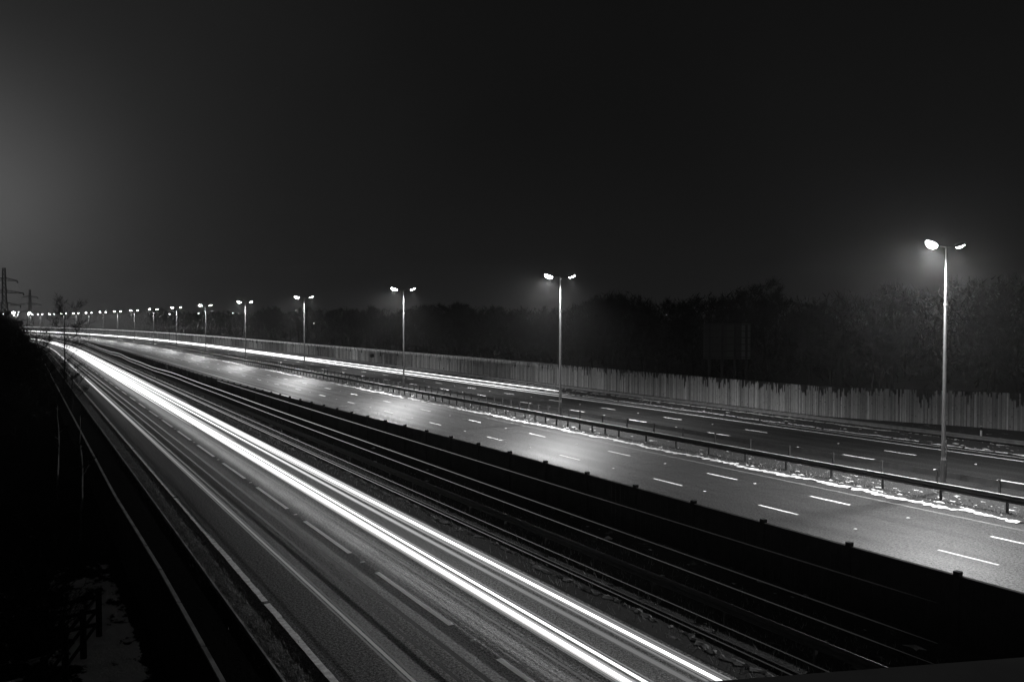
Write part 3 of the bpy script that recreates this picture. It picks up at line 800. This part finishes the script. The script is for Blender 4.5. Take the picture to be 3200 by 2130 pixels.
# left side: tall bare tree before the bend, saplings, dark bushes of the bank
lone = tree_meshes(78, 12.4, 3.6, 15, 420, 0.02, m_bark, 0.01, .13, .36)
q = sight(195, 95, -0.6); place('bare_tree', lone, q, .87, 0.5, 'slim bare tree rising alone before the bright bend on the left', 'tree')
weep = tree_meshes(31, 5.2, 2.2, 10, 500, 0.012, m_bark, 0.0, .06, .2)
q = sight(150, 80, -0.6); place('bare_tree', weep, q, 1.0, 1.2, 'low twiggy tree left of the slim lone tree', 'tree')
q = sight(225, 78, -0.6); place('bare_tree', weep, q, .85, 3.0, 'low arching twiggy tree at the foot of the slim lone tree', 'tree')
q = sight(118, 120, -0.6); place('bare_tree', weep, q, 1.35, 4.0, 'thin twiggy tree half hiding the far end of the bright road', 'tree')
sap = tree_meshes(91, 5.0, .5, 4, 60, 0.008, m_birch, 0.01, .045, .45)
q = sight(243, 34.7, -0.6); place('birch_sapling', sap, q, 1.05, 0.3, 'pale birch sapling stem, the right one of two on the dark bank', 'tree')
q = sight(172, 41.0, -0.6); place('birch_sapling', sap, q, 1.0, 2.0, 'pale birch sapling stem, the left one of two on the dark bank', 'tree')
bank = [tree_meshes(60 + k, 9.0, 3.4, 16, 3800, 0.035, m_bark, 0, .12, .08) for k in range(3)]
rb_ = random.Random(3)
BT = [(-30, 230, 995), (10, 215, 990), (45, 225, 1010), (62, 235, 1035), (30, 190, 1015), (75, 240, 1050), (-20, 160, 1000), (20, 150, 1030), (50, 165, 1050), (70, 180, 1062), (-10, 120, 1020), (30, 115, 1055), (60, 120, 1075), (-30, 85, 1040), (20, 80, 1080), (60, 88, 1095), (85, 105, 1090), (-20, 60, 1100), (40, 62, 1140), (80, 66, 1160)]
for x, Yd, top in BT:
    q = sight(x, Yd, -0.6); h = CAMZ + (1000 - top) / 2600 * Yd + 0.6
    place('bank_tree', bank[rb_.randrange(3)], q, h / 9.3, rb_.uniform(0, 6), 'dark dense bare tree massed on the bank at the left edge', 'tree', 'dark trees massed on the left bank')
for k in range(22):
    Yd = rb_.uniform(26, 48); q = sight(rb_.uniform(-40, 190), Yd, -0.6)
    if k < 7: q = sight(rb_.uniform(-20, 170), rb_.uniform(20, 25), -0.6)
    put_bush(k % 3, q, rb_.uniform(.5, .9), rb_.uniform(.35, .7), 'dark bare shrub over the snow patches on the bank', 'shrubs on the left bank')

# ------------------------------------------------------------------ electricity pylons
def pylon(loc, H, rz, label):
    r = empty('electricity_pylon', loc, rz); tag(r, label, 'pylon')
    m = MB(); wid = lambda f: (4.2 * (1 - f / .55) + 1.3 * f / .55) if f < .55 else 1.3 - 0.5 * (f - .55) / .45
    lv = [0, .12, .22, .31, .39, .46, .52, .58, .64, .70, .76, .82, .88, .94, 1.0]; t = H * 0.0075
    cs = [(-1, -1), (1, -1), (1, 1), (-1, 1)]
    for f0, f1 in zip(lv[:-1], lv[1:]):
        a, b = wid(f0) * H / 50, wid(f1) * H / 50; z0, z1 = f0 * H, f1 * H
        for k in range(4):
            c, d = cs[k], cs[(k + 1) % 4]
            m.cyl((c[0] * a, c[1] * a, z0), (c[0] * b, c[1] * b, z1), t, t, 4)
            m.cyl((c[0] * a, c[1] * a, z0), (d[0] * b, d[1] * b, z1), t * .6, t * .6, 3)
            m.cyl((d[0] * a, d[1] * a, z0), (c[0] * b, c[1] * b, z1), t * .6, t * .6, 3)
            m.cyl((c[0] * b, c[1] * b, z1), (d[0] * b, d[1] * b, z1), t * .6, t * .6, 3)
    m.build('tower', m_pylon, r)
    for f, ln in ((.83, 8.0), (.66, 11.5), (.49, 9.6)):
        ln *= H / 50; m = MB(); a = wid(f) * H / 50
        for sg in (-1, 1):
            for dy in (-1, 1):
                m.cyl((sg * a, dy * a, f * H), (sg * ln, 0, f * H - .2), t * .8, t * .7, 4)
                m.cyl((sg * a, dy * a, f * H + H * .035), (sg * ln, 0, f * H), t * .8, t * .7, 4)
            for k in range(4):
                u = k / 4; m.cyl((sg * (a + (ln - a) * u), 0, f * H), (sg * (a + (ln - a) * (u + .12)), 0, f * H + H * .035 * (1 - u)), t * .5, t * .5, 3)
        ar = m.build('cross_arm', m_pylon, r)
        for sg in (-1, 1):
            mm = MB(); mm.cyl((sg * ln, 0, f * H - .2), (sg * ln, 0, f * H - H * .035), t * 1.1, t * 1.1, 5); mm.build('insulator', m_pylon, ar)
pylon(sight(15, 430, -2), 37.5, R(35), 'large dim lattice pylon at the left edge of the sky')
pylon(sight(95, 700, -2), 36.0, R(35), 'faint hazy lattice pylon to the right of the larger one')

# ------------------------------------------------------------------ far small lamps at the left horizon and in the wood
def farlamp(x, Yd, y, st, r, label):
    z = CAMZ + (1000 - y) / 2600 * Yd; q = sight(x, Yd, -0.7)
    e = empty('distant_lamp', q); tag(e, label, 'distant lamp')
    m = MB(); m.cyl((0, 0, 0), (0, 0, z + .7), .07, .05, 6); m.build('post', m_rail_dark if Yd > 200 else m_bark, e)
    m = MB(); m.smooth = True; m.ell((0, 0, z + .7), r, r, r * .8, 8, 6); m.build('bulb', emis('far bulb %d' % x, st), e)
farlamp(43, 520, 977, 25, .9, 'bright distant lamp beside the large pylon foot')
farlamp(10, 420, 981, 12, .35, 'small distant lamp at the very left edge above the dark bank')
farlamp(59, 540, 975, 10, .3, 'tiny distant lamp just right of the bright one by the pylon')
farlamp(93, 600, 978, 25, .9, 'bright distant lamp below the faint pylon')
farlamp(530, 300, 981, 5, .25, 'tiny light in the trees left of the seventh lamp post')
farlamp(621, 300, 979, 5, .25, 'tiny light in the trees left of the sixth lamp post')
farlamp(728, 290, 978, 3, .2, 'tiny light in the trees left of the fifth lamp post')
farlamp(981, 300, 1010, 4, .16, 'tiny light low in the wood right of the fourth lamp post')
farlamp(2082, 118, 984, 2, .05, 'tiny pinprick light in the dark wood left of the big sign')

# ------------------------------------------------------------------ long-exposure traffic light, as glowing lines hanging over the lanes
ORD2 = ['second', 'leftmost', 'third', 'fourth', 'fifth', 'sixth', 'eighth', 'ninth', 'rightmost', 'seventh']
def trail(label, n, z, r, s0, s1, strength, flat=1.0, wob=0.0, group=None):
    m = MB(); m.smooth = True; ss = srange(s0, s1, 1.5, 0.02); k = 8
    cum = []
    for i, s in enumerate(ss):
        e = 1.0 if 0 < i < len(ss) - 1 else 0.3
        dz = wob * (math.sin(s * .09) + .5 * math.sin(s * .21)) * math.exp(-((s - 150) / 60) ** 2)
        nn_ = n(s) if callable(n) else n
        for j in range(k):
            t = 2 * math.pi * j / k; m.v.append(tuple(P(s, nn_ + r * e * flat * math.cos(t), z + dz + r * e * math.sin(t))))
    for i in range(len(ss) - 1):
        for j in range(k):
            a, b = i * k + j, i * k + (j + 1) % k
            m.f.append((a, b, b + k, a + k)); m.uv += [(ss[i], 0), (ss[i], 0), (ss[i + 1], 0), (ss[i + 1], 0)]
    o = m.build('light_trail', emis('traffic light', strength)); return tag(o, label, 'light trail', group)
G1 = 'white light trails over the lower road'
trail('broad white light trail, the thick left band of the lower road', 12.28, 0.03, 0.036, 8, 445, [(8, 2.5), (22, 6), (45, 8), (90, 5)], 1.3, 0, G1)
trail('white light trail forming the left edge of the thick band', 12.17, 0.03, 0.022, 8, 445, [(8, .6), (22, 1.0), (45, 1.5), (90, 3)], 1.3, 0, G1)
trail('white light trail forming the right edge of the thick band', 12.38, 0.02, 0.02, 8, 445, [(8, .5), (22, .8), (45, 1.2), (90, 2)], 1.2, 0, G1)
trail('narrow white light trail just right of the thick left band', 12.64, 0.03, 0.035, 8, 445, [(8, .9), (25, 2), (60, 2.5), (100, 3)], 1.2, 0, G1)
trail('greyish white light trail in the middle of the lower road bands', 13.56, 0.03, 0.04, 8, 445, [(8, .12), (22, .22), (45, .8), (80, 2)], 1.2, 0, G1)
trail('white light trail on the far right of the lower road bands', 14.22, 0.02, 0.042, 8, 445, [(8, 1.2), (25, 2.4), (60, 2.6), (100, 3)], 1.2, 0, G1)
trail('thin faint light trail hugging the right band of the lower road', 14.5, 0.02, 0.018, 8, 445, [(8, .18), (30, .4), (60, 1.2)], 1, 0, G1)
trail('thin second light trail inside the right band of the lower road', 13.95, 0.02, 0.025, 8, 445, [(8, .15), (30, .35), (60, 1.2)], 1, 0, G1)
trail('dim grey light trail in the left lane of the lower road', 7.95, 0.0, 0.035, 8, 445, [(8, .10), (30, .16), (60, .30), (140, 1.2)], 1.3, 0, G1)
trail('faint thin light trail left of the dim grey one', 7.83, 0.0, 0.025, 8, 445, [(8, .05), (30, .08), (60, .15), (140, .6)], 1.2, 0, G1)
trail('faint thin light trail right of the dim grey one', 8.07, 0.0, 0.025, 8, 445, [(8, .045), (30, .07), (60, .15), (140, .6)], 1.2, 0, G1)
trail('faint thin light trail beside the dim grey one', 8.3, 0.0, 0.02, 36, 445, [(36, .06), (60, .2), (140, .6)], 1, 0, G1)
for k, (n, wd, v) in enumerate(((9.2, .06, .05), (9.82, .08, .05))):  # added glowing strips standing in for headlamp sheen on the left lane
    trail('added faint streak imitating lit road sheen, %s from the dim grey trail' % ('first', 'second', 'third', 'fourth', 'fifth')[k], n, -0.3, wd / 2.5, 14, 400, [(14, v * .3), (30, v), (60, v * 2), (140, v * 6)], 2.5, 0, G1)
for k, (n, z, r, s0) in enumerate(((11.75, 0.05, .035, 70), (12.95, 0.05, .04, 60), (13.2, .05, .03, 80), (14.75, .05, .02, 90))):
    trail(['left edge light trail joining the bright far part of the lower road', 'inner light trail filling the bright far part of the lower road', 'second inner light trail filling the bright far part', 'right edge light trail on the bright far part'][k], n, z, r, s0, 445, [(s0, .2), (s0 + 60, 2.5)], 1.2, 0, G1)
FR = [(12.08, .02, .35), (12.00, .015, .2), (12.44, .018, .5), (12.80, .015, .3), (13.44, .018, .10), (13.66, .018, .14), (14.06, .02, .35), (14.36, .018, .30), (14.43, .012, .18), (13.86, .015, .12)]
for k, (n, rr, v) in enumerate(FR):
    trail('faint fringe light line, %s across the lower road bands from the left' % ORD2[k], n, 0.03, rr, 8, 300, [(8, v * .5), (25, v), (60, v * 4)], 1.1, 0, G1)
G2 = 'thin high light trails of lorries above the dark verge'
trail('highest thin light trail crossing the dark fence', 14.3, 3.46, .014, 9, 74, [(9, .005), (18, .02), (30, .15), (45, .42)], 1, 0, G2)
trail('second thin high light trail with a ripple at its far end', 14.3, 2.72, .016, 9, 445, [(9, .008), (18, .03), (30, .16), (45, .5), (100, 1.3)], 1, .12, G2)
trail('third thin high light trail', 14.3, 2.32, .014, 9, 445, [(9, .01), (18, .05), (30, .17), (45, .45), (100, 1.0)], 1, .1, G2)
trail('fourth thin light trail below the dull crash barrier', 14.6, 1.18, .013, 9, 445, [(9, .012), (18, .05), (30, .15), (45, .32), (100, .8)], 1, 0, G2)
trail('fifth thin light trail close above the lowest', 14.6, 0.86, .012, 9, 445, [(9, .01), (18, .03), (30, .08), (45, .25), (100, .8)], 1, 0, G2)
trail('lowest thin light trail above the right band', 14.6, 0.75, .015, 9, 445, [(9, .012), (18, .05), (30, .18), (45, .42), (100, 1.0)], 1, 0, G2)
G3 = 'white light trails over the far carriageway'
trail('thick white light trail beside the far rail ending left of the second lamp', 51.45, 0.72, .042, 77, 745, [(77, 2.5), (120, 3), (250, 5)], 1.3, 0, G3)
trail('thick white light trail in the nearside lane of the far carriageway', 49.75, 0.62, .04, 45, 745, [(45, .01), (72, .15), (86, 2), (120, 3), (250, 6)], 1.3, 0, G3)
trail('thin white light trail, the lowest on the far carriageway', 49.15, 0.50, .025, 40, 745, [(40, .01), (66, .15), (85, 1), (120, 2), (250, 5)], 1.2, 0, G3)
trail('thin white light trail between the two thick ones on the far carriageway', 50.5, 0.66, .05, 150, 745, [(150, .5), (230, 4)], 1.2, 0, G3)
trail('upper grey light trail along the top of the timber barrier', 51.2, 3.66, .035, 76, 745, [(76, .03), (95, .15), (160, .3), (300, 1.2)], 1.2, 0, G3)
trail('middle grey light trail along the top of the timber barrier', 51.2, 3.52, .03, 74, 745, [(74, .03), (90, .15), (160, .3), (300, 1.0)], 1.2, 0, G3)
trail('lower thin grey light trail along the top of the timber barrier', 51.2, 3.36, .014, 70, 745, [(70, .03), (85, .18), (160, .35), (300, .9)], 1, 0, G3)

# ------------------------------------------------------------------ haze: thin night mist that the lamps light up
m = MB(); m.box(-760, 480, -95, 1000, -4, 72)
hm = bpy.data.materials.new('night mist'); hm.use_nodes = True; t = hm.node_tree; t.nodes.clear()
o_ = t.nodes.new('ShaderNodeOutputMaterial'); v = t.nodes.new('ShaderNodeVolumePrincipled')
v.inputs['Color'].default_value = (.85, .85, .85, 1); v.inputs['Density'].default_value = HAZE; v.inputs['Anisotropy'].default_value = 0.84
t.links.new(v.outputs[0], o_.inputs['Volume'])
hz_ = m.build('haze', hm); tag(hz_, 'thin night mist glowing under the lamps', 'haze', kind='stuff')
